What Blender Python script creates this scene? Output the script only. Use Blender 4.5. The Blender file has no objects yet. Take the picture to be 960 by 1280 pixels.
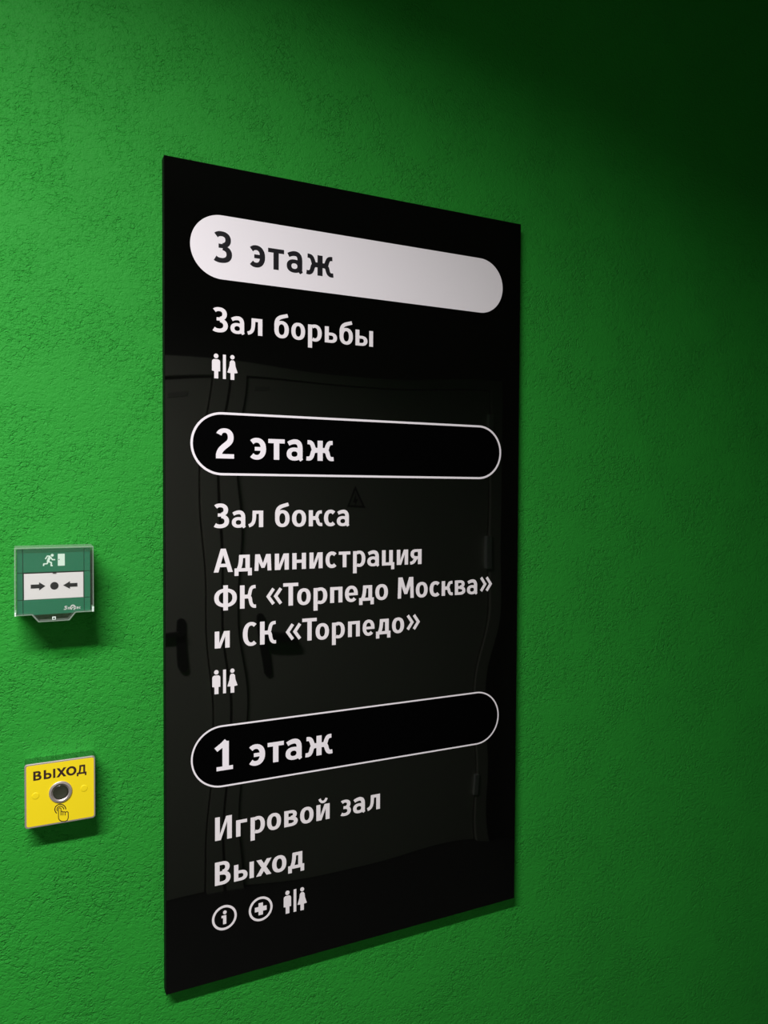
import bpy, bmesh, math
from mathutils import Vector, Matrix
from mathutils.geometry import delaunay_2d_cdt

# ------------------------------------------------------------------ frame of reference
# Drawings are in millimetres on the sign's front plane: x to the right, y down, z into the wall.
# World: metres, X right, Y into the wall, Z up, floor at Z = 0.
FLOOR = 2163.0
WALL = 16.0                    # wall face, behind the sign's front
def W(x, y, z=0.0): return Vector((x/1000, z/1000, (FLOOR-y)/1000))

scene = bpy.context.scene
C = scene.collection

# ------------------------------------------------------------------ camera
cam = bpy.data.objects.new('camera', bpy.data.cameras.new('camera')); C.objects.link(cam)
cam.data.sensor_fit = 'VERTICAL'; cam.data.sensor_height = 32.0; cam.data.sensor_width = 24.0
cam.data.lens = 936.1*32.0/1280.0
cam.data.clip_start = 0.02
R = ((0.90103152, -0.00522755, -0.43372211), (-0.00672966, 0.99963854, -0.02602886), (0.43370141, 0.02637163, 0.90067065))
def dirw(v): return Vector((v[0], v[2], -v[1]))
rx, ry, rz = dirw(R[0]), -dirw(R[1]), -dirw(R[2])
M = Matrix((rx, ry, rz)).transposed().to_4x4()
M.translation = W(-175.15, 462.80, -1070.60)
cam.matrix_world = M
scene.camera = cam

# ------------------------------------------------------------------ world, lights, exposure
w = bpy.data.worlds.new('world'); scene.world = w; w.use_nodes = True
w.node_tree.nodes['Background'].inputs[0].default_value = (0.6, 0.65, 0.7, 1)
w.node_tree.nodes['Background'].inputs[1].default_value = 0.05
scene.view_settings.view_transform = 'Standard'; scene.view_settings.look = 'None'
scene.view_settings.gamma = 1.0; scene.view_settings.use_curve_mapping = False
scene.view_settings.exposure = 0.0

LAMP = (-760.0, -590.0, WALL-1050.0)        # the long ceiling lamp, up and to the left
LAMP_LEN, LAMP_WID = 1100.0, 90.0
ld = bpy.data.lights.new('lamp_light', 'AREA'); ld.shape = 'RECTANGLE'
ld.size = LAMP_LEN/1000; ld.size_y = LAMP_WID/1000; ld.energy = 60.0; ld.color = (1.0, 0.965, 0.985)
ld.spread = math.radians(156)
lo = bpy.data.objects.new('lamp_light', ld); C.objects.link(lo)
LAMP_TILT = 0.0

# ------------------------------------------------------------------ materials
def mat(name, col=(0.5, 0.5, 0.5), rough=0.5, metal=0.0, spec=0.5, emit=0.0):
    m = bpy.data.materials.new(name); m.use_nodes = True
    b = m.node_tree.nodes['Principled BSDF']
    b.inputs['Base Color'].default_value = (*col, 1); b.inputs['Roughness'].default_value = rough
    b.inputs['Metallic'].default_value = metal; b.inputs['Specular IOR Level'].default_value = spec
    if emit:
        b.inputs['Emission Color'].default_value = (*col, 1); b.inputs['Emission Strength'].default_value = emit
    return m
def nn(m, t, **kw):
    n = m.node_tree.nodes.new(t)
    for k, v in kw.items():
        if k.startswith('_'): setattr(n, k[1:], v)
        else: n.inputs[k.replace('_', ' ')].default_value = v
    return n
def ln(m, a, ao, b, bi): m.node_tree.links.new(a.outputs[ao], b.inputs[bi])

def plaster(name, col, strength=1.0, dist=0.0019):
    """rolled paint over textured plaster: fine grains with short torn furrows between them"""
    m = mat(name, col, 0.62, 0, 0.18); b = m.node_tree.nodes['Principled BSDF']
    tc = nn(m, 'ShaderNodeTexCoord')
    warp = nn(m, 'ShaderNodeTexNoise', Scale=140.0, Detail=2.0); ln(m, tc, 'Object', warp, 'Vector')
    vm = nn(m, 'ShaderNodeVectorMath', _operation='SCALE', Scale=0.010); ln(m, warp, 'Color', vm, 0)
    va = nn(m, 'ShaderNodeVectorMath', _operation='ADD'); ln(m, tc, 'Object', va, 0); ln(m, vm, 0, va, 1)
    mp = nn(m, 'ShaderNodeMapping'); ln(m, va, 0, mp, 'Vector')
    mp.inputs['Rotation'].default_value = (0, math.radians(38), 0); mp.inputs['Scale'].default_value = (0.72, 1.0, 1.2); va = mp
    # short torn furrows: the edges of warped cells, kept only in patches
    cell = nn(m, 'ShaderNodeTexVoronoi', _feature='DISTANCE_TO_EDGE', Scale=150.0); ln(m, va, 0, cell, 'Vector')
    mr = nn(m, 'ShaderNodeMapRange'); ln(m, cell, 'Distance', mr, 'Value'); mr.inputs['From Max'].default_value = 0.16
    msk = nn(m, 'ShaderNodeTexNoise', Scale=120.0, Detail=3.0, Roughness=0.6); ln(m, tc, 'Object', msk, 'Vector')
    mk = nn(m, 'ShaderNodeMapRange'); ln(m, msk, 0, mk, 'Value')
    mk.inputs['From Min'].default_value = 0.40; mk.inputs['From Max'].default_value = 0.52
    mx = nn(m, 'ShaderNodeMath', _operation='MAXIMUM'); ln(m, mr, 0, mx, 0); ln(m, mk, 0, mx, 1)
    gr = nn(m, 'ShaderNodeTexNoise', Scale=420.0, Detail=4.0, Roughness=0.6); ln(m, tc, 'Object', gr, 'Vector')
    md = nn(m, 'ShaderNodeTexNoise', Scale=170.0, Detail=3.0, Roughness=0.6); ln(m, va, 0, md, 'Vector')
    s1 = nn(m, 'ShaderNodeMath', _operation='MULTIPLY'); ln(m, gr, 0, s1, 0); s1.inputs[1].default_value = 0.5
    s2 = nn(m, 'ShaderNodeMath', _operation='MULTIPLY_ADD'); ln(m, mx, 0, s2, 0); s2.inputs[1].default_value = 0.38; ln(m, s1, 0, s2, 2)
    s3 = nn(m, 'ShaderNodeMath', _operation='MULTIPLY_ADD'); ln(m, md, 0, s3, 0); s3.inputs[1].default_value = 0.9; ln(m, s2, 0, s3, 2)
    pat = nn(m, 'ShaderNodeTexNoise', Scale=13.0, Detail=4.0, Roughness=0.6); ln(m, tc, 'Object', pat, 'Vector')
    pm = nn(m, 'ShaderNodeMapRange'); ln(m, pat, 0, pm, 'Value')          # rough and smoother patches
    pm.inputs['From Min'].default_value = 0.38; pm.inputs['From Max'].default_value = 0.62
    pm.inputs['To Min'].default_value = 0.5; pm.inputs['To Max'].default_value = 1.2
    s30 = nn(m, 'ShaderNodeMath', _operation='SUBTRACT'); ln(m, s3, 0, s30, 0); s30.inputs[1].default_value = 1.0
    s4 = nn(m, 'ShaderNodeMath', _operation='MULTIPLY'); ln(m, s30, 0, s4, 0); ln(m, pm, 0, s4, 1)
    bp = nn(m, 'ShaderNodeBump', Strength=strength, Distance=dist); ln(m, s4, 0, bp, 'Height'); ln(m, bp, 0, b, 'Normal')
    # slight mottling of the paint itself
    mo = nn(m, 'ShaderNodeTexNoise', Scale=9.0, Detail=6.0, Roughness=0.65); ln(m, tc, 'Object', mo, 'Vector')
    hs = nn(m, 'ShaderNodeHueSaturation'); hs.inputs['Color'].default_value = (*col, 1)
    m2 = nn(m, 'ShaderNodeMapRange'); ln(m, mo, 0, m2, 'Value')
    m2.inputs['To Min'].default_value = 0.9; m2.inputs['To Max'].default_value = 1.1
    ln(m, m2, 0, hs, 'Value'); ln(m, hs, 0, b, 'Base Color')
    return m

M_GREEN = plaster('green_wall_paint', (0.022, 0.300, 0.030))
M_DARKW = mat('dark_grey_paint', (0.05, 0.05, 0.05), 0.8)
M_CEIL = mat('white_ceiling_paint', (0.12, 0.12, 0.12), 0.9)
M_FLOOR = mat('grey_floor_tile', (0.05, 0.05, 0.05), 0.5)
M_DOOR = mat('grey_door_steel', (0.60, 0.58, 0.50), 0.45)
M_GAP = mat('dark_gap', (0.07, 0.07, 0.07), 0.8)
M_HANDLE = mat('black_handle', (0.04, 0.04, 0.04), 0.5)
M_STEEL = mat('brushed_steel', (0.60, 0.52, 0.50), 0.42, 0.7)
M_POLISH = mat('polished_steel', (0.50, 0.50, 0.48), 0.09, 1.0)
M_GLOSS = mat('glossy_black_acrylic', (0.0020, 0.0020, 0.0017), 0.02, 0, 0.5)
M_SIDE = mat('black_edge', (0.004, 0.004, 0.004), 0.6, 0, 0.1)
M_MATTE = mat('satin_black_film', (0.0006, 0.0006, 0.0007), 0.5, 0, 0.03)
M_NOTE = mat('grey_notice_film', (0.42, 0.41, 0.36), 0.6)
M_HINGE = mat('pale_hinge_paint', (0.95, 0.95, 0.92), 0.5)
M_WHITE = mat('white_vinyl', (0.93, 0.87, 0.895), 0.5, 0, 0.3)
M_BRIGHT = mat('bright_white_vinyl', (0.97, 0.91, 0.96), 0.5, 0, 0.3)
M_PILL = mat('white_band_vinyl', (0.93, 0.88, 0.915), 0.5, 0, 0.3)
M_INK = mat('black_vinyl', (0.012, 0.011, 0.014), 0.5, 0, 0.2)
# the acrylic sheet is not perfectly flat: reflections waver
_b = M_GLOSS.node_tree.nodes['Principled BSDF']
_tc = nn(M_GLOSS, 'ShaderNodeTexCoord'); _mp = nn(M_GLOSS, 'ShaderNodeMapping'); _mp.inputs['Scale'].default_value = (4.0, 1.0, 5.5)
ln(M_GLOSS, _tc, 'Object', _mp, 'Vector')
_ns = nn(M_GLOSS, 'ShaderNodeTexNoise', Scale=1.0, Detail=0.0); ln(M_GLOSS, _mp, 0, _ns, 'Vector')
_bp = nn(M_GLOSS, 'ShaderNodeBump', Strength=1.0, Distance=0.0034); ln(M_GLOSS, _ns, 0, _bp, 'Height'); ln(M_GLOSS, _bp, 0, _b, 'Normal')

M_YELLOW = mat('yellow_sticker', (0.93, 0.72, 0.010), 0.38, 0, 0.4)
M_BROWN = mat('dark_brown_print', (0.035, 0.012, 0.008), 0.45)
M_PGREEN = mat('teal_green_plastic', (0.004, 0.155, 0.075), 0.35, 0, 0.5)
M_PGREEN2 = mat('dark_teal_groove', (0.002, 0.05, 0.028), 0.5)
M_PWHITE = mat('white_plastic_plate', (0.80, 0.74, 0.76), 0.4)
M_MINT = mat('pale_mint_print', (0.72, 0.86, 0.76), 0.5)
M_BUTTON = mat('dark_olive_button', (0.03, 0.032, 0.02), 0.12, 0, 0.6)
M_LAMP = mat('lamp_housing', (0.8, 0.8, 0.8), 0.5)

def clear(name, tint, gloss_rough, milk):
    m = bpy.data.materials.new(name); m.use_nodes = True; nt = m.node_tree; nt.nodes.clear()
    out = nt.nodes.new('ShaderNodeOutputMaterial')
    tr = nt.nodes.new('ShaderNodeBsdfTransparent'); tr.inputs[0].default_value = (*tint, 1)
    gl = nt.nodes.new('ShaderNodeBsdfGlossy'); gl.inputs['Roughness'].default_value = gloss_rough
    df = nt.nodes.new('ShaderNodeBsdfDiffuse'); df.inputs[0].default_value = (0.75, 0.8, 0.75, 1)
    lw = nt.nodes.new('ShaderNodeLayerWeight'); lw.inputs[0].default_value = 0.5     # thin sheet: same reflectance from both sides
    pw = nt.nodes.new('ShaderNodeMath'); pw.operation = 'POWER'; nt.links.new(lw.outputs['Facing'], pw.inputs[0]); pw.inputs[1].default_value = 5.0
    fr = nt.nodes.new('ShaderNodeMath'); fr.operation = 'MULTIPLY_ADD'; nt.links.new(pw.outputs[0], fr.inputs[0]); fr.inputs[1].default_value = 0.7; fr.inputs[2].default_value = 0.025
    a = nt.nodes.new('ShaderNodeMixShader'); a.inputs[0].default_value = milk
    nt.links.new(tr.outputs[0], a.inputs[1]); nt.links.new(df.outputs[0], a.inputs[2])
    b = nt.nodes.new('ShaderNodeMixShader'); nt.links.new(fr.outputs[0], b.inputs[0])
    nt.links.new(a.outputs[0], b.inputs[1]); nt.links.new(gl.outputs[0], b.inputs[2])
    nt.links.new(b.outputs[0], out.inputs[0]); return m
M_CLEAR = clear('clear_polycarbonate', (0.97, 0.985, 0.97), 0.05, 0.003)
M_EDGE = clear('polycarbonate_edge_highlight', (0.72, 0.90, 0.76), 0.15, 0.22)  # milky diffuse share paints in the light the lid's edges catch

# ------------------------------------------------------------------ objects
def tag(o, label=None, cat=None, group=None, kind=None):
    if label: o['label'] = label
    if cat: o['category'] = cat
    if group: o['group'] = group
    if kind: o['kind'] = kind
    return o
def thing(name, x, y, z, label, cat, group=None):
    o = bpy.data.objects.new(name, None); C.objects.link(o); o.location = W(x, y, z)
    o.empty_display_size = 0.02
    return tag(o, label, cat, group)
def link(name, verts, faces, m, parent=None, smooth=False, fix=True):
    """verts in world metres; the mesh is stored relative to its thing"""
    root = parent; off = Vector((0, 0, 0))
    while root is not None:
        off += root.location; root = root.parent
    if parent is None:
        off = sum(verts, Vector((0, 0, 0)))/len(verts)
    me = bpy.data.meshes.new(name); me.from_pydata([v-off for v in verts], [], faces)
    if fix:
        b = bmesh.new(); b.from_mesh(me); bmesh.ops.recalc_face_normals(b, faces=b.faces); b.to_mesh(me); b.free()
    me.update()
    if smooth:
        for p in me.polygons: p.use_smooth = True
    me.materials.append(m)
    o = bpy.data.objects.new(name, me); C.objects.link(o)
    if parent is None: o.location = off
    else: o.parent = parent
    return o

class Geo:
    def __init__(s): s.v = []; s.f = []
    def add(s, vs, fs):
        n = len(s.v); s.v += vs; s.f += [[i+n for i in f] for f in fs]
    def box(s, x0, x1, y0, y1, z0, z1, bev=0.0):
        """mm box; z0 is the front. bev chamfers the front rim"""
        b = bev
        rings = [(x0, x1, y0, y1, z1), (x0, x1, y0, y1, z0+b)] + ([(x0+b, x1-b, y0+b, y1-b, z0)] if b else [])
        vs = []
        for (a, c, d, e, z) in rings: vs += [W(a, d, z), W(c, d, z), W(c, e, z), W(a, e, z)]
        fs = [[0, 1, 2, 3]]
        for k in range(len(rings)-1):
            for i in range(4):
                j = (i+1) % 4; fs.append([4*k+i, 4*k+4+i, 4*k+4+j, 4*k+j])
        t = 4*(len(rings)-1); fs.append([t+3, t+2, t+1, t])
        s.add(vs, fs); return s
    def loft(s, loops, cap0=True, cap1=True):
        """loops of world vectors, same count"""
        n = len(loops[0]); vs = [v for l in loops for v in l]; fs = []
        for k in range(len(loops)-1):
            for i in range(n):
                j = (i+1) % n; fs.append([k*n+i, (k+1)*n+i, (k+1)*n+j, k*n+j])
        if cap0: fs.append(list(range(n)))
        if cap1: fs.append([(len(loops)-1)*n+i for i in reversed(range(n))])
        s.add(vs, fs); return s
    def obj(s, name, m, parent=None, smooth=False, fix=True): return link(name, s.v, s.f, m, parent, smooth, fix)

# ---- flat shapes -------------------------------------------------------------------------
def area2(p): return sum(p[i][0]*p[(i+1) % len(p)][1]-p[(i+1) % len(p)][0]*p[i][1] for i in range(len(p)))
def ccw(p): return p if area2(p) > 0 else p[::-1]
def sup(cx, cy, rx, ry, a, n=2.25):
    c, s_ = math.cos(a), math.sin(a)
    return (cx+rx*math.copysign(abs(c)**(2/n), c), cy+ry*math.copysign(abs(s_)**(2/n), s_))
def ring(cx, cy, rx, ry, tx, ty, a0=0, a1=360, n=2.25, seg=28):
    out = []; k = max(4, int(seg*abs(a1-a0)/360))
    if abs(a1-a0) < 359:                       # open bowl: a ribbon with square-cut ends
        pts = []; ws = []
        for i in range(k+1):
            a = math.radians(a0+(a1-a0)*i/k); pts.append(sup(cx, cy, rx-tx/2, ry-ty/2, a, n))
            ws.append(math.hypot(tx*math.cos(a), ty*math.sin(a)))
        return stroke(pts, ws)
    for i in range(k):
        A, B = math.radians(a0+(a1-a0)*i/k), math.radians(a0+(a1-a0)*(i+1)/k)
        out.append([sup(cx, cy, rx, ry, A, n), sup(cx, cy, rx, ry, B, n), sup(cx, cy, rx-tx, ry-ty, B, n), sup(cx, cy, rx-tx, ry-ty, A, n)])
    return out
def rect(x0, x1, y0, y1): return [[(x0, y0), (x1, y0), (x1, y1), (x0, y1)]]
def poly(*p): return [list(p)]
def disc(cx, cy, r, k=28, ry=None): return [[(cx+r*math.cos(2*math.pi*i/k), cy+(ry or r)*math.sin(2*math.pi*i/k)) for i in range(k)]]
def bez(p0, p1, p2, p3, k=8):
    o = []
    for i in range(k+1):
        t = i/k; u = 1-t
        o.append(tuple(u**3*p0[j]+3*u*u*t*p1[j]+3*u*t*t*p2[j]+t**3*p3[j] for j in (0, 1)))
    return o
def stroke(pts, w0, w1=None, close=False):
    """butt-ended ribbon along pts with mitred joints"""
    n = len(pts); L = []; Rr = []
    ws = w0 if isinstance(w0, list) else [w0+((w0 if w1 is None else w1)-w0)*i/max(1, n-1) for i in range(n)]
    for i in range(n):
        if close: a, b = pts[i-1], pts[(i+1) % n]; q = pts[i]
        else: a, b, q = pts[max(i-1, 0)], pts[min(i+1, n-1)], pts[i]
        def nrm(u, v):
            d = (v[0]-u[0], v[1]-u[1]); l = math.hypot(*d) or 1; return (-d[1]/l, d[0]/l)
        n1 = nrm(a, q) if a != q else nrm(q, b); n2 = nrm(q, b) if b != q else n1
        m = (n1[0]+n2[0], n1[1]+n2[1]); l = math.hypot(*m) or 1; m = (m[0]/l, m[1]/l)
        c = max(0.5, m[0]*n1[0]+m[1]*n1[1]); h = ws[i]/2/c
        L.append((q[0]+m[0]*h, q[1]+m[1]*h)); Rr.append((q[0]-m[0]*h, q[1]-m[1]*h))
    k = n if close else n-1
    return [[L[i], Rr[i], Rr[(i+1) % n], L[(i+1) % n]] for i in range(k)]
def tr(ps, dx=0, dy=0, sx=1, sy=1): return [[(x*sx+dx, y*sy+dy) for x, y in p] for p in ps]
def mirror(ps, width): return [[(width-x, y) for x, y in p] for p in ps]

def hull4(p):
    p = sorted(set((round(x, 5), round(y, 5)) for x, y in p))
    if len(p) < 3: return p+[p[0]]
    def half(q):
        h = []
        for a in q:
            while len(h) > 1 and (h[-1][0]-h[-2][0])*(a[1]-h[-2][1])-(h[-1][1]-h[-2][1])*(a[0]-h[-2][0]) <= 1e-9: h.pop()
            h.append(a)
        return h[:-1]
    return half(p)+half(p[::-1])
def union(ps, holes=()):
    vs = []; fs = []
    for p in list(ps)+list(holes):
        p = hull4(p) if len(p) == 4 else ccw(p)
        if abs(area2(p)) < 1e-9: continue
        fs.append(list(range(len(vs), len(vs)+len(p)))); vs += [Vector(q) for q in p]
    nh = len(fs)-sum(1 for p in holes if abs(area2(p)) >= 1e-9)
    V, E_, F, ov, oe, of = delaunay_2d_cdt(vs, [], fs, 0, 1e-4)
    keep = [f for f, o in zip(F, of) if o and not any(i >= nh for i in o)]
    return [tuple(v) for v in V], keep
def flat(geo, ps, z_back, z_front, holes=()):
    """union of flat polygons, given thickness from z_back (mm) towards the viewer z_front"""
    V, F = union(ps, holes)
    ed = {}
    for f in F:
        for i in range(len(f)):
            a, b = f[i], f[(i+1) % len(f)]
            if (b, a) in ed: del ed[(b, a)]
            else: ed[(a, b)] = 1
    n = len(V); vs = [W(x, y, z_front) for x, y in V]+[W(x, y, z_back) for x, y in V]
    fs = [list(reversed(f)) for f in F]+[[a, b, b+n, a+n] for a, b in ed]
    used = sorted({i for f in fs for i in f}); mp = {u: i for i, u in enumerate(used)}
    geo.add([vs[u] for u in used], [[mp[i] for i in f] for f in fs]); return geo

# ------------------------------------------------------------------ lettering (drawn glyph by glyph)
# units: capital height 100, small letters 71.5, y up from the baseline; q is the weight (1 = bold)
def glyph(c, q=1.0):
    S = 19*q; H = 14*q; X = 71.5
    if c == 'о': return ring(32, 36, 32, 37.5, S, H), 64
    if c == 'с': return ring(31.5, 36, 31.5, 37.5, S, H*1.1, 46, 314), 54
    if c == 'С': return ring(37, 50, 37, 52, S+1.5, H+1, 52, 308), 64
    if c == 'э': return ring(24, 36, 34, 37.5, S, H*1.12, -134, 134)+rect(17, 48, 29.5, 29.5+H*.9), 58
    if c == 'е': return ring(31, 36, 31, 37.5, S-1, H, 0, 318)+rect(12, 61, 29, 29+H*.85)+rect(62-S+1, 62, 29, 37), 62
    if c == 'а':
        top = bez((6, 57), (20, 66), (51, 74), (50, 42), 10)
        return (stroke(top, H*1.05, S*.95)+rect(50-S/2, 50+S/2-.4, 12, 44)+stroke([(50, 14), (51.5, 6), (56, -1)], S*.97, S*.62)
                + ring(29, 21.5, 29, 23, S-2, H*.93)), 61
    if c == 'л':
        leg = bez((27, 66), (26, 34), (28, 12), (2, 6.5), 10)
        return rect(19, 66, X-H, X)+rect(66-S, 66, 0, X)+stroke(leg, S*.88, H), 66
    if c == 'п': return rect(0, S, 0, X)+rect(59-S, 59, 0, X)+rect(0, 59, X-H, X), 59
    if c in 'ий':
        g = rect(0, S, 0, X)+rect(63-S, 63, 0, X)+poly((S*.55, 0), (S+5, 0), (63-S*.55, X), (63-S-5, X))
        if c == 'й': g += stroke(bez((15, 98), (20, 77), (43, 77), (48, 98), 8), 11*q)
        return g, 63
    if c == 'И': return rect(0, S+1, 0, 100)+rect(70-S, 71, 0, 100)+poly((S*.6, 0), (S+5, 0), (71-S*.6, 100), (66-S, 100)), 71
    if c == 'н': return rect(0, S, 0, X)+rect(62-S, 62, 0, X)+rect(5, 58, 28, 28+H), 62
    if c == 'м':
        l = poly((0, 0), (S*.9, 0), (S*.9+3, X), (3, X))+poly((3, X), (S+4.5, X), (45, 12), (31, 12))
        return l+mirror(l, 75), 75
    if c == 'М':
        l = poly((0, 0), (S*.92, 0), (S*.92+3, 100), (3, 100))+poly((3, 100), (S+6, 100), (51, 20), (35.5, 20))
        return l+mirror(l, 86), 86
    if c == 'т': return rect(0, 59, X-H, X)+rect(29.5-S/2, 29.5+S/2, 0, X), 59
    if c == 'Т': return rect(0, 68, 100-H-1, 100)+rect(34-S/2-.5, 34+S/2+.5, 0, 100), 68
    if c == 'г': return rect(0, 48, X-H, X)+rect(0, S, 0, X), 48
    if c == 'р': return rect(0, S, -30, X)+ring(32, 36, 32.5, 37.5, S, H, -118, 122), 64.5
    if c in 'ьы':
        g = rect(0, S, 0, X)+ring(29, 22.5, 30, 22.5, S-1, H*.9, -90, 90)+rect(S-3, 30, 0, H*.9)+rect(S-3, 30, 45-H*.9, 45)
        if c == 'ы': g += rect(87-S, 87, 0, X)
        return g, (87 if c == 'ы' else 59)
    if c == 'б':
        asc = bez((10, 34), (2, 92), (28, 88), (60, 99), 12)
        return ring(32.5, 36, 32.5, 37.5, S, H)+stroke(asc, S*.92, H*1.1), 65
    if c in 'кК':
        k = X if c == 'к' else 100; e = 0 if c == 'к' else 1; z = k*.5; xr = 63 if c == 'к' else 71
        m_ = xr*.60
        up = [(S-2, z+1)]+bez((xr*.42, z+1), (m_, z+1), (m_-1, z+9), (m_+2, k*.72), 8)+bez((m_+2, k*.72), (m_+6, k-8), (xr-14, k-8), (xr-2, k-7.5), 6)[1:]
        dn = [(S-2, z+1)]+bez((xr*.42, z+1), (m_+4, z+1), (m_+2, z-8), (m_+5, k*.26), 8)+bez((m_+5, k*.26), (m_+9, 8), (xr-10, 6.5), (xr, 7.5), 6)[1:]
        return rect(0, S+e, 0, k)+stroke(up, S*.86, H)+stroke(dn, S*.88, H), xr
    if c == 'ж':
        up = [(52, 37)]+bez((66, 37), (78, 37), (76, 47), (80, 54), 8)+bez((80, 54), (84, 65), (90, 65), (99, 65), 6)[1:]
        dn = [(52, 37)]+bez((66, 37), (80, 37), (79, 26), (82, 18), 8)+bez((82, 18), (86, 7), (92, 6), (103, 7.5), 6)[1:]
        a = stroke(up, S*.9, H)+stroke(dn, S*.9, H)
        return rect(51.5-S/2, 51.5+S/2, 0, X)+a+mirror(a, 103), 103
    if c == 'А': return poly((0, 0), (S+1, 0), (48, 100), (30, 100))+poly((81, 0), (80-S, 0), (33, 100), (51, 100))+rect(15, 66, 22, 22+H), 81
    if c in 'дД':
        k = X if c == 'д' else 100
        leg = bez((28, k-5), (28, k*.6), (25, 20), (15, 6), 8)
        return (rect(0, 75, 0, H)+rect(0, S-2, -18, H)+rect(77-S, 75, -18, H)+rect(20, 66, k-H, k)+rect(66-S, 66, 0, k)+stroke(leg, S*.92)), 75
    if c == 'ц': return rect(0, S, 0, X)+rect(57-S, 57, 0, X)+rect(0, 65, 0, H)+rect(66-S*.9, 65, -19, H), 65
    if c == 'я':
        leg = bez((35, 32), (24, 26), (26, 6), (1, 6), 8)
        return (rect(61-S, 61, 0, X)+ring(30, 48.5, 27.5, 23, S-1, H*.9, 90, 270)+rect(29, 60, X-H*.9, X)+rect(29, 60, 25.5, 25.5+H*.9)+stroke(leg, S*.9, H)), 61
    if c == 'Ф': return ring(48.5, 50.5, 48.5, 39.5, S, H)+rect(48.5-S/2-.5, 48.5+S/2+.5, -3, 104), 97
    if c in 'вВ':
        if c == 'в': return (rect(0, S, 0, X)+ring(30, 52.5, 27, 19, S-2, H*.9, -90, 90)+ring(29, 21, 32.5, 21, S-1, H*.95, -90, 90)
                             + rect(S-3, 31, X-H*.9, X)+rect(S-3, 31, 0, H*.95)+rect(S-3, 31, 30, 30+H*.9)), 62
        return (rect(0, S+1, 0, 100)+ring(32, 75, 31, 25, S, H, -90, 90)+ring(31, 28.5, 36, 28.5, S, H, -90, 90)
                + rect(S-3, 33, 100-H, 100)+rect(S-3, 32, 0, H)+rect(S-3, 32, 44, 44+H)), 67
    if c in 'зЗ3':
        if c == 'з': return ring(22, 52, 27, 21, S-2, H*.9, -75, 140)+ring(21, 21, 30, 22.5, S-2, H*.9, -135, 78)+rect(15, 30, 31, 31+H*.9), 51
        return ring(27, 75, 33, 27.5, S, H*1.12, -80, 142)+ring(26, 27.5, 38, 29.5, S, H*1.12, -136, 80)+rect(17, 33, 47, 47+H*.95), 64
    if c == 'х': return poly((0, 0), (S+2, 0), (68, X), (66-S, X))+poly((1, X), (S+4, X), (68, 0), (65-S, 0)), 68
    if c == '2':
        dg = bez((50.5, 68), (50, 44), (10, 42), (10.5, 6), 12)
        return ring(30, 70, 30.5, 31.5, S, H, -8, 156)+stroke(dg, S)+rect(1, 62, 0, H+.5), 62
    if c == '1': return rect(25, 25+S+1, 0, 99)+stroke([(4, 73), (25, 88), (38, 100.5)], S*.82)+rect(6, 59, 0, H*.95), 59
    if c in '«»':
        g = stroke([(33, 79), (8.5, 45.5), (33, 12)], 14.5*q)
        g = g+tr(g, 34)
        return (g if c == '«' else mirror(g, 76)), 76
    raise ValueError(c)

CAP = 34.0/100
def lettering(parent, name, m, cap, base, items, q=1.0, z=-0.25, z0=0.0, label='white word'):
    """items: (character, left edge, right edge) in mm; base is the baseline"""
    words = []
    for it in items:
        if words and it[1]-words[-1][-1][2] < 0.3*cap: words[-1].append(it)
        else: words.append([it])
    for wd_ in words:
        g = Geo()
        for c, xl, xr in wd_:
            ps, wd = glyph(c, q)
            sx = (xr-xl)/wd
            flat(g, [[(xl+x*sx, base-y*cap/100) for x, y in p] for p in ps], z0, z)
        o = g.obj(name, m, parent, fix=False)
        o['label'] = label+' '+''.join(i[0] for i in wd_)

# ------------------------------------------------------------------ the corridor
XL, XR, ZB, YC = -2600.0, 2900.0, -1990.0, -660.0
def slab(name, m, *a):
    return tag(Geo().box(*a).obj(name, m), kind='structure')
slab('wall_front', M_GREEN, XL, XR, YC, FLOOR, WALL, WALL+120)
slab('wall_back', M_DARKW, XL, XR, YC, FLOOR, ZB-120, ZB)
slab('wall_left', M_GREEN, XL-120, XL, YC, FLOOR, ZB-120, WALL+120)
slab('wall_right', M_DARKW, XR, XR+120, YC, FLOOR, ZB-120, WALL+120)
slab('floor', M_FLOOR, XL-120, XR+120, FLOOR, FLOOR+120, ZB-120, WALL+120)
slab('ceiling', M_CEIL, XL-120, XR+120, YC-120, YC, ZB-120, WALL+120)

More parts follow.
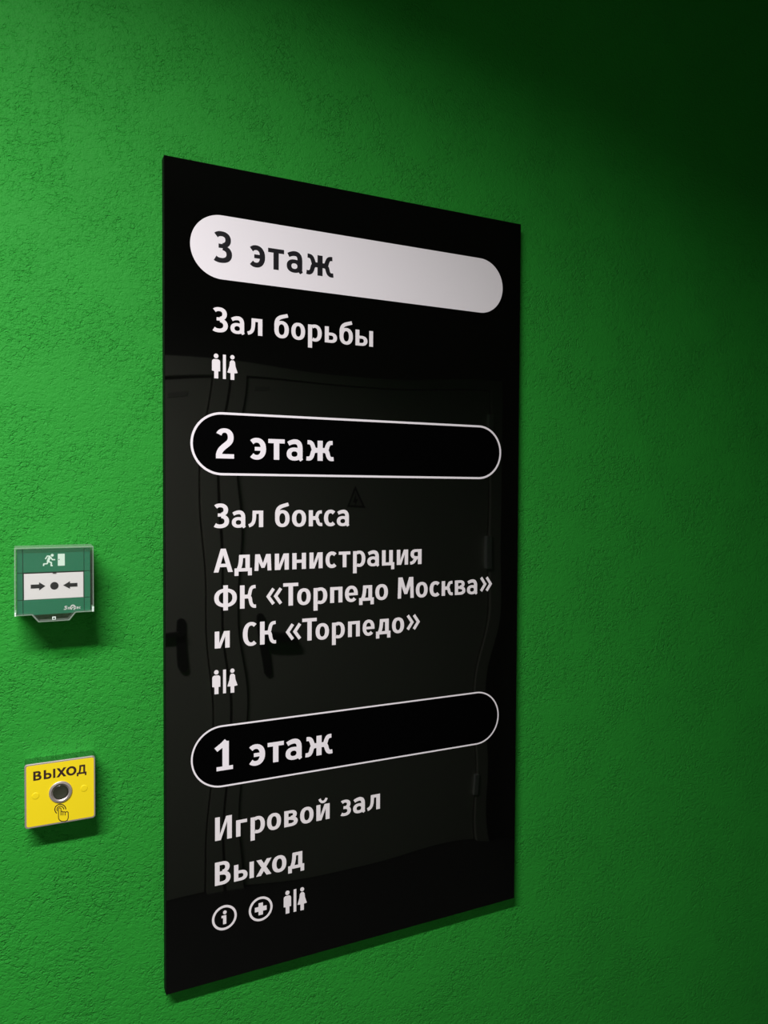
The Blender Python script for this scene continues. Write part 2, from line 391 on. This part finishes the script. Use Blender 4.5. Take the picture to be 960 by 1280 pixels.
def back_box(g, x0, x1, y0, y1, depth, z=ZB): g.box(x0, x1, y0, y1, z, z+depth); return g
def door(name, x0, x1, hinge):
    """grey steel door in the wall behind the camera, seen only as a reflection"""
    d = thing(name, (x0+x1)/2, FLOOR, ZB+20, None, None); d['kind'] = 'structure'
    back_box(Geo(), x0, x1, -8, FLOOR-4, 34).obj('door_leaf', M_DOOR, d)
    g = Geo(); f = 62
    back_box(g, x0-f-9, x0-9, -8-f, FLOOR, 46); back_box(g, x1+9, x1+f+9, -8-f, FLOOR, 46); back_box(g, x0-9, x1+9, -8-f, -17, 46)
    g.obj('door_frame', M_DOOR, d)
    back_box(Geo(), x0-9, x1+9, -17, FLOOR, 6).obj('door_gap', M_GAP, d)
    hx = x0+95 if hinge == 'right' else x1-95; s = 1 if hinge == 'right' else -1
    rp = [(hx+17*math.cos(a_)+0, (1162 if math.sin(a_) > 0 else 1022)+17*math.sin(a_)) for a_ in [math.pi*k_/10 for k_ in range(20)]]
    Geo().loft([[W(x, y, ZB+30) for x, y in rp], [W(x, y, ZB+41) for x, y in rp]]).obj('handle_plate', M_HANDLE, d)
    g = Geo(); back_box(g, hx-8, hx+8, 1056, 1070, 52); back_box(g, min(hx, hx+s*130), max(hx, hx+s*130), 1056, 1070, 38, ZB+16)
    g.obj('door_lever', M_HANDLE, d)
    px = x1+2 if hinge == 'right' else x0-2
    for yy in (180, 760, 1850): back_box(Geo(), px-12, px+12, yy-60, yy+60, 52).obj('hinge', M_HINGE, d)
    lx = x0+70 if hinge == 'right' else x1-120
    back_box(Geo(), lx-35, lx+35, 30, 48, 36).obj('number_plate', M_NOTE, d)
    return d
door('door_1', -480, 484, 'left')
d2 = door('door_2', 640, 1800, 'right')
g = Geo(); tri = disc(1140, 455, 56, 3); tri = [[(1140+(56*math.sin(a)), 455-56*math.cos(a)) for a in (0, 2*math.pi/3, 4*math.pi/3)]]
tri_in = [[(1140+(40*math.sin(a)), 455-40*math.cos(a)) for a in (0, 2*math.pi/3, 4*math.pi/3)]]
# drawn on the door leaf, facing the green wall
def back_flat(g, ps, depth, holes=()):
    V, F = union(ps, holes); g.add([W(x, y, ZB+depth) for x, y in V], [list(f) for f in F]); return g
o = back_flat(Geo(), tri, 35).obj('warning_sticker', M_NOTE, d2, fix=False)
g = back_flat(Geo(), tri, 35.6, tri_in); back_flat(g, [[(1144, 425), (1126, 462), (1138, 462), (1134, 482), (1153, 448), (1141, 448)]], 35.6)
g.obj('warning_mark', M_GAP, d2, fix=False)

# the ceiling lamp, out of the picture up to the left
lamp = thing('ceiling_lamp', LAMP[0], YC, LAMP[2], 'long white linear ceiling lamp over the corridor', 'lamp')
hw, hl = LAMP_WID/2, LAMP_LEN/2
Geo().box(LAMP[0]-hl-15, LAMP[0]+hl+15, YC, LAMP[1]-6, LAMP[2]-hw-12, LAMP[2]+hw+12).obj('lamp_housing', M_LAMP, lamp)
lo.location = W(LAMP[0], LAMP[1], LAMP[2]); lo.rotation_euler = (LAMP_TILT, 0, 0)

# ------------------------------------------------------------------ the floor directory sign
SW, SH = 600.0, 1177.0
sign = thing('directory_sign', SW/2, SH, WALL,
             'tall glossy black floor directory board with white Cyrillic lettering on the green wall', 'sign')
Geo().box(2.2, SW-1, 1.0, SH-1, -0.0, WALL, 0.5).obj('panel', M_GLOSS, sign)
g = Geo()
e = 0.25
g.box(2.2-e, 2.2, 1.5, SH-1.5, 0.6, WALL); g.box(SW-1, SW-1+e, 1.5, SH-1.5, 0.6, WALL)
g.box(2.2, SW-1, 1.0-e, 1.0, 0.6, WALL); g.box(2.2, SW-1, SH-1, SH-1+e, 0.6, WALL)
g.obj('edge_trim', M_SIDE, sign)

PX0, PX1, PH = 37.2, 562.2, 90.4
PY = (115.5, 394.6, 846.6)
def capsule(x0, x1, cy, h, k=36):
    r = h/2; p = []
    for i in range(k+1):
        a = math.pi/2+math.pi*i/k; p.append((x0+r+r*math.cos(a), cy+r*math.sin(a)))
    for i in range(k+1):
        a = -math.pi/2+math.pi*i/k; p.append((x1-r+r*math.cos(a), cy+r*math.sin(a)))
    return [p]
def pill_ring(cy, t):
    o = capsule(PX0, PX1, cy, PH)[0]; n = capsule(PX0+t, PX1-t, cy, PH-2*t)[0]; m_ = len(o)
    return [[o[i], o[(i+1) % m_], n[(i+1) % m_], n[i]] for i in range(m_)]

band = flat(Geo(), capsule(PX0, PX1, PY[0], PH), 0, -0.25).obj('number_band', M_PILL, sign, fix=False)
band['label'] = 'solid white rounded band reading 3 этаж in black'
lettering(band, 'lettering', M_INK, 42.6, 136.5, [('3', 70.1, 96.5), ('э', 122.3, 145.3), ('т', 149.8, 174.2), ('а', 178.3, 203.3), ('ж', 209.2, 252.5)], 1.03, -0.4, -0.25, 'black lettering')
for cy, t, items, txt in ((PY[1], 3.3, [('2', 72.8, 99.4), ('э', 123.0, 147.1), ('т', 150.5, 175.7), ('а', 178.8, 204.4), ('ж', 209.9, 254.0)], '2 этаж'),
                          (PY[2], 2.4, [('1', 71.0, 97.8), ('э', 121.8, 146.1), ('т', 150.0, 175.1), ('а', 178.0, 204.1), ('ж', 209.5, 253.6)], '1 этаж')):
    b = flat(Geo(), capsule(PX0+.5, PX1-.5, cy, PH-1), 0, -0.15).obj('number_band', M_MATTE, sign, fix=False)
    b['label'] = 'black rounded band with thin white outline reading '+txt
    flat(Geo(), pill_ring(cy, t), 0, -0.28).obj('outline', M_BRIGHT, b, fix=False)
    lettering(b, 'lettering', M_BRIGHT, 42.6, cy+20.9, items, 1.03, -0.30, -0.15, 'bright white lettering')

for cap, base, items, txt in (
    (34, 235.4, [('З', 68.5, 90.4), ('а', 94.2, 114.9), ('л', 118.8, 141.3), ('б', 159.5, 181.8), ('о', 185.7, 207.3), ('р', 212.0, 234.0), ('ь', 239.0, 259.0), ('б', 263.1, 285.3), ('ы', 289.8, 319.7)], 'Зал борьбы'),
    (34, 515.0, [('З', 70.0, 92.1), ('а', 96.2, 116.6), ('л', 120.5, 142.9), ('б', 161.0, 183.5), ('о', 187.4, 209.6), ('к', 214.0, 235.7), ('с', 238.6, 257.1), ('а', 259.7, 280.5)], 'Зал бокса'),
    (34, 579.3, [('А', 69.9, 97.5), ('д', 100.1, 125.8), ('м', 129.8, 155.4), ('и', 160.7, 182.5), ('н', 188.0, 209.6), ('и', 215.3, 236.5), ('с', 241.4, 259.4), ('т', 263.2, 282.6), ('р', 287.2, 308.2), ('а', 311.6, 332.4), ('ц', 337.2, 359.0), ('и', 363.6, 383.9), ('я', 387.5, 408.6)], 'Администрация'),
    (34, 633.7, [('Ф', 70.6, 103.5), ('К', 108.2, 132.1), ('«', 147.8, 173.2), ('Т', 173.8, 197.4), ('о', 195.7, 217.3), ('р', 222.0, 244.3), ('п', 249.1, 269.5), ('е', 273.8, 295.5), ('д', 297.9, 323.2), ('о', 325.9, 348.0), ('М', 365.6, 394.6), ('о', 398.5, 420.3), ('с', 424.1, 443.0), ('к', 446.9, 468.1), ('в', 472.3, 492.8), ('а', 496.0, 516.7), ('»', 521.0, 546.0)], 'ФК «Торпедо Москва»'),
    (34, 688.9, [('и', 71.3, 93.0), ('С', 112.4, 134.1), ('К', 138.2, 162.8), ('«', 178.0, 203.3), ('Т', 204.0, 227.2), ('о', 225.5, 247.3), ('р', 252.4, 273.6), ('п', 279.2, 299.2), ('е', 304.2, 324.6), ('д', 327.4, 352.8), ('о', 355.7, 377.3), ('»', 381.0, 406.2)], 'и СК «Торпедо»'),
    (34, 969.2, [('И', 71.6, 96.1), ('г', 102.4, 118.8), ('р', 124.1, 145.9), ('о', 149.3, 170.9), ('в', 176.0, 197.6), ('о', 201.2, 222.9), ('й', 227.6, 249.4), ('з', 267.4, 285.2), ('а', 289.0, 310.0), ('л', 313.2, 335.8)], 'Игровой зал'),
    (34, 1035.2, [('В', 71.3, 94.2), ('ы', 99.3, 129.1), ('х', 132.7, 156.1), ('о', 157.3, 179.5), ('д', 182.4, 207.9)], 'Выход')):
    lettering(sign, 'lettering', M_WHITE, cap, base, items, 1.0, label='white lettering')

def restroom(x, y, s=1.0):
    """man, bar and woman; 37 mm wide, 36 mm tall"""
    def q(ps): return [[(x+a*s, y+b*s) for a, b in p] for p in ps]
    man = (disc(5.9, 3.5, 3.3)+rect(3.2, 9.0, 20, 35.3)
           + poly((0, 11.5), (.5, 9.6), (2.6, 8.1), (9.0, 8.1), (11.2, 9.6), (11.7, 11.5), (11.7, 25), (9.6, 25), (8.8, 25.6), (3.2, 25.6), (2.2, 24.8), (0, 24.6)))
    bar = rect(15.7, 20.0, .8, 35.4)
    wom = (disc(29.4, 3.5, 3.15)+rect(26.7, 32.2, 22, 35.8)
           + poly((27.6, 8.0), (31.3, 8.0), (33.2, 10.2), (33.9, 16.5), (37, 25.6), (33.3, 26.3), (25.6, 26.3), (22.0, 25.8), (25.0, 16.5), (25.7, 10.2)))
    g = Geo()
    for p in (man, bar, wom): flat(g, q(p), 0, -0.25)
    return g.obj('restroom_symbol', M_WHITE, sign, fix=False)
restroom(67.6, 266.4); restroom(67.7, 719.9, .995); restroom(175.4, 1066.8)
def badge(name, cx, cy, inner):
    g = Geo(); flat(g, ring(cx, cy, 18.2, 18.2, 3.3, 3.3, n=2, seg=48), 0, -0.25); 
    for p in inner: flat(g, p, 0, -0.25)
    return g.obj(name, M_WHITE, sign, fix=False)
badge('information_symbol', 85.2, 1084.9, [disc(85.8, 1077.2, 2.7, 16), rect(83.2, 87.9, 1081.6, 1094.4)+poly((80.9, 1081.6), (84, 1081.6), (84, 1085.0), (80.9, 1085.0))])
badge('first_aid_symbol', 139.7, 1085.0, [rect(136.3, 143.1, 1076.0, 1094.0)+rect(130.7, 148.7, 1081.6, 1088.4)])

# ------------------------------------------------------------------ the emergency door release (green call point)
cp = thing('call_point', -140, 580, WALL, 'green emergency door release box with clear lid beside the black board', 'call point')
Geo().box(-182.5, -98, 539, 618.5, -12, WALL, 1.0).obj('back_box', M_PGREEN, cp)
g = Geo(); F0, F1 = -29.0, -12.0
xs = (-183.4, -176.7, -176.1, -105.1, -104.5, -97.4); ys = (536.9, 566.6, 567.2, 601.0, 601.6, 620.6)
g.box(-183, -97.8, 537.3, 566.9, F0+1.2, F1); g.box(-183, -97.8, 601.3, 620.2, F0+1.2, F1)
g.box(-183, -176.4, 566, 602, F0+1.2, F1); g.box(-104.8, -97.8, 566, 602, F0+1.2, F1)
groove = g.obj('groove', M_PGREEN2, cp)
g = Geo()
for (a, c) in ((0, 1), (4, 5)):
    for (b, d) in ((0, 1), (2, 3), (4, 5)): g.box(xs[a], xs[c], ys[b], ys[d], F0, F1, 0.35)
g.box(xs[2], xs[3], ys[0], ys[1]-.1, F0, F1, 0.3); g.box(xs[2], xs[3], ys[4], ys[5], F0, F1, 0.3)
cover = g.obj('front_cover', M_PGREEN, cp)
Geo().box(-176.1, -105.1, 566.6, 601.5, F0+3.6, F1).obj('plate_recess', M_PGREEN2, cp)
plate = Geo().box(-175.3, -105.5, 568.0, 601.3, F0+1.4, F0+3.6, 0.5).obj('press_plate', M_PWHITE, cp)
plate['label'] = 'white press plate with two black arrows and a dot'
zp = F0+1.4
g = Geo()
flat(g, poly((-167.6, 581.9), (-158.0, 581.9), (-158.0, 579.2), (-150.7, 584.4), (-158.0, 589.6), (-158.0, 586.9), (-167.6, 586.9)), zp, zp-.15)
flat(g, poly((-112.9, 582.1), (-121.8, 582.1), (-121.8, 579.5), (-129.9, 584.5), (-121.8, 589.4), (-121.8, 586.9), (-112.9, 586.9)), zp, zp-.15)
flat(g, disc(-140.2, 584.6, 4.9), zp, zp-.15)
g.obj('arrow_print', M_INK, plate, fix=False)
Geo().box(-142.2, -138.0, 566.4, 568.6, F0+.6, F0+3).obj('notch', M_INK, cp)
def cpx(X, Y): return (-153.1+(10+X/16-53.96)*.930, 543.6+(675+Y/16-692.8)*1.045)
def cps(pts, a, b=None): return stroke([cpx(*p) for p in pts], a, b)
g = Geo()
hx, hy = cpx(885, 310); m_ = disc(hx, hy, 1.75, 20)
m_ += cps([(845, 335), (815, 385), (795, 440)], 3.3, 2.9)+cps([(850, 328), (790, 322), (745, 382)], 1.4)
m_ += cps([(852, 345), (885, 397), (942, 397)], 1.5)+cps([(800, 425), (866, 455), (862, 512), (892, 514)], 1.7)
m_ += cps([(805, 425), (780, 472), (716, 474), (708, 514)], 1.6)
flat(g, m_, F0, F0-.15); g.obj('running_figure_print', M_MINT, cover, fix=False)
g = Geo(); flat(g, rect(-136.1, -127.9, 543.7, 559.0), F0, F0-.12, disc(-134.7, 551.0, .75, 12)); g.obj('door_print', M_MINT, cover, fix=False)
# maker's mark, lower right
def mk(ps): return [[(-129.6+x, 616.6-y) for x, y in p] for p in ps]
g = Geo()
lt = stroke([(4.4, 4.6), (2.6, 5.3), (1.4, 4.3), (3.6, 2.7), (2.6, 1.2), (0.2, 1.3)], .85)
lt += stroke([(5.2, .9), (5.5, 3.6)], .7)+stroke([(5.5, 3.3), (6.8, 3.6), (6.7, .9)], .6)+stroke([(6.8, 3.4), (8.0, 3.6), (8.0, .9)], .6)
lt += stroke([(14.0, 4.8), (13.8, 1.4), (14.7, 1.1)], .7)+stroke([(13.0, 3.5), (15.0, 3.5)], .6)
lt += stroke([(15.6, 2.3), (17.6, 2.5), (17.0, 3.5), (15.9, 3.3), (15.6, 1.9), (16.2, 1.1), (17.5, 1.2)], .6)
lt += stroke([(20.4, 3.2), (19.3, 3.5), (18.6, 2.6), (18.8, 1.4), (20.0, 1.1)], .6)
flat(g, mk(lt), F0, F0-.15)
flat(g, mk(ring(11, 3.1, 3.1, 3.6, 1.15, 1.3, -70, 240, n=2)+disc(11, 3.1, .75, 10)+stroke([(8.4, 1.6), (13.6, 4.4)], .6)), F0, F0-.15)
g.obj('maker_print', M_PWHITE, cover, fix=False)
# clear lid: a thin shell with a sealing tab
Z0 = -34.0
out = [(-185.6, 534.9), (-94.0, 534.9), (-94.0, 619.4), (-115.6, 619.4), (-123.2, 629.0), (-158.9, 629.0), (-166.4, 619.6), (-186.0, 619.6)]
def inset(ps, d):
    cx, cy = -140, 580; o = []
    for x, y in ps: o.append((x+(d if x < cx else -d), y+(d if y < cy else -d)))
    return o
g = Geo(); g.loft([[W(x, y, Z0) for x, y in out], [W(x, y, Z0+1.6) for x, y in out]])
lid = g.obj('clear_lid', M_CLEAR, cp)
g = Geo(); inn = inset(out, 1.5)
g.loft([[W(x, y, Z0+1.6) for x, y in out], [W(x, y, 8.0) for x, y in inset(out, -.4)], [W(x, y, 8.0) for x, y in inset(inn, -.4)], [W(x, y, Z0+1.6) for x, y in inn]], False, False)
g.obj('lid_rim', M_EDGE, lid)
g = Geo()
g.loft([[W(x, y, Z0-.3) for x, y in inset(out, .0)], [W(x, y, Z0) for x, y in inset(out, -.3)], [W(x, y, Z0) for x, y in inset(out, 1.0)], [W(x, y, Z0-.3) for x, y in inset(out, .9)], [W(x, y, Z0-.3) for x, y in inset(out, .0)]], False, False)
g.obj('lid_edge', M_EDGE, lid)
Geo().box(-186.2, -184.2, 615.5, 620.4, Z0-.8, -10, .4).obj('lid_corner_glint', M_MINT, lid)  # pale blocks standing in for bright reflections at the lid's lower corners
Geo().box(-95.6, -93.4, 613.5, 619.8, Z0-.8, -10, .4).obj('lid_corner_glint', M_MINT, lid)
Geo().box(-143.2, -138.9, 623.2, 627.2, Z0-1.0, Z0, .3).obj('seal_eyelet', M_MINT, lid)
Geo().box(-142.2, -140.2, 624.2, 626.0, Z0-1.1, Z0-1.0).obj('seal_hole', M_INK, lid)

# ------------------------------------------------------------------ the yellow exit button
BZ = -9.0; BX0, BX1, BY0, BY1 = -176.6, -90.9, 816.9, 900.9
bt = thing('exit_button', (BX0+BX1)/2, (BY0+BY1)/2, WALL, 'yellow square exit push button plate in a steel box below the green release', 'button')
def rr(x0, x1, y0, y1, r, k=6):
    p = []
    for cx, cy, a0 in ((x1-r, y1-r, 0), (x0+r, y1-r, 90), (x0+r, y0+r, 180), (x1-r, y0+r, 270)):
        for i in range(k+1):
            a = math.radians(a0+90*i/k); p.append((cx+r*math.cos(a), cy+r*math.sin(a)))
    return p
def lv(ps, z): return [W(x, y, z) for x, y in ps]
g = Geo()
g.loft([lv(rr(BX0+.3, BX1-.3, BY0+.3, BY1-.3, 2.2), WALL), lv(rr(BX0+.3, BX1-.3, BY0+.3, BY1-.3, 2.2), BZ+2.2)])
g.obj('steel_box', M_POLISH, bt)
g = Geo()
g.loft([lv(rr(BX0, BX1, BY0, BY1, 4.0), BZ+2.2), lv(rr(BX0, BX1, BY0, BY1, 4.0), BZ+.7), lv(rr(BX0+.2, BX1-.2, BY0+.2, BY1-.2, 3.9), BZ+.2), lv(rr(BX0+.6, BX1-.6, BY0+.6, BY1-.6, 3.7), BZ)])
g.obj('face_plate', M_STEEL, bt)
g = Geo(); flat(g, [rr(BX0+2.3, BX1-1.9, BY0+2.1, BY1-2.3, 2.4)], BZ, BZ-.18)
stk = g.obj('yellow_sticker', M_YELLOW, bt, fix=False)
# bold sans capitals
def wide(items, cap, base):
    ps = []
    for c, xl, xr in items:
        if c == 'Х': p, wd = poly((0, 0), (29, 0), (104, 100), (75, 100))+poly((2, 100), (31, 100), (104, 0), (75, 0)), 104
        elif c == 'О': p, wd = ring(57, 50, 57, 51.5, 28, 22, n=2), 114
        elif c == 'Ы': p, wd = rect(0, 27, 0, 100)+ring(46, 32, 42, 32.5, 26, 21, -90, 90)+rect(20, 48, 0, 19)+rect(20, 48, 45.5, 64.5)+rect(105, 131, 0, 100), 131
        elif c == 'В': p, wd = rect(0, 27, 0, 100)+ring(46, 74, 38, 26, 26, 19.5, -90, 90)+ring(48, 29, 44, 29, 26, 20, -90, 90)+rect(20, 50, 82, 100)+rect(20, 50, 0, 18)+rect(20, 50, 42, 58), 92
        else: p, wd = rect(0, 116, 0, 19)+rect(0, 20, -20, 19)+rect(96, 116, -20, 19)+rect(32, 101, 81, 100)+rect(78, 101, 0, 100)+stroke(bez((42, 95), (42, 50), (38, 22), (22, 8), 8), 22), 116
        sx = (xr-xl)/wd; ps.append([[(xl+x*sx, base-y*cap/100) for x, y in q] for q in p])
    return ps
g = Geo()
for p in wide([('В', -166.2, -156.4), ('Ы', -153.8, -139.9), ('Х', -138.8, -126.6), ('О', -126.9, -114.3), ('Д', -114.0, -102.0)], 12.0, 838.9): flat(g, p, BZ-.18, BZ-.3)
lo_ = g.obj('lettering', M_BROWN, stk, fix=False); lo_['label'] = 'dark brown capitals reading ВЫХОД'
def lathe(g, cx, cy, prof, k=48):
    """prof: (radius, z) from outside in"""
    for a, b in zip(prof[:-1], prof[1:]):
        va = [W(cx+a[0]*math.cos(2*math.pi*i/k), cy+a[0]*math.sin(2*math.pi*i/k), a[1]) for i in range(k)]
        vb = [W(cx+b[0]*math.cos(2*math.pi*i/k), cy+b[0]*math.sin(2*math.pi*i/k), b[1]) for i in range(k)]
        g.add(va+vb, [[i, (i+1) % k, k+(i+1) % k, k+i] for i in range(k)])
    return g
bc = (-133.8, 858.6)
lathe(Geo(), *bc, [(14.1, BZ-.15), (14.1, BZ-1.2), (13.6, BZ-1.7), (11.4, BZ-2.0), (10.6, BZ-1.4), (9.6, BZ-.6), (9.4, BZ-.5)]).obj('bezel', M_STEEL, bt, fix=False)
g = lathe(Geo(), *bc, [(9.5, BZ-.2), (9.3, BZ-1.6), (8.6, BZ-2.1), (7.5, BZ-1.9), (4, BZ-1.5), (.01, BZ-1.4)]); g.obj('push_cap', M_BUTTON, bt, True, False)
for sx, sy in ((-163.6, 859.0), (-105.0, 858.8)):
    lathe(Geo(), sx, sy, [(4.6, BZ-.18), (4.2, BZ-.4), (3.6, BZ-.55), (.01, BZ-.6)], 28).obj('screw_head', M_YELLOW, stk, True, False)
def fg(X, Y): return (-134.5+(X-480)*.151, 874.5+(Y-675+.157*(X-480))*.170)
def fs_(pts, a=.62, close=False): return stroke([fg(*p) for p in pts], a*1.3, close=close)
g = Geo()
def arc(cx, cy, rx_, ry_, a0, a1, k=14): return [(cx+rx_*math.cos(math.radians(a0+(a1-a0)*i/k)), cy+ry_*math.sin(math.radians(a0+(a1-a0)*i/k))) for i in range(k+1)]
hand = fs_(arc(482, 718, 44, 40, 130, 360), .9)+fs_(arc(482, 718, 27, 25, 150, 360), .8)
hand += fs_([(467, 775), (467, 722)]+arc(477, 716, 10, 10, 180, 360)+[(487, 765)], .75)
hand += fs_([(487, 735), (500, 733), (503, 742), (503, 765)], .7)+fs_([(503, 739), (517, 736), (520, 745), (520, 765)], .7)+fs_([(520, 742), (535, 735), (545, 742), (545, 785), (538, 803), (520, 812), (492, 812), (475, 802), (467, 788), (467, 770)], .75)
flat(g, hand, BZ-.18, BZ-.3); g.obj('hand_print', M_BROWN, stk, fix=False)
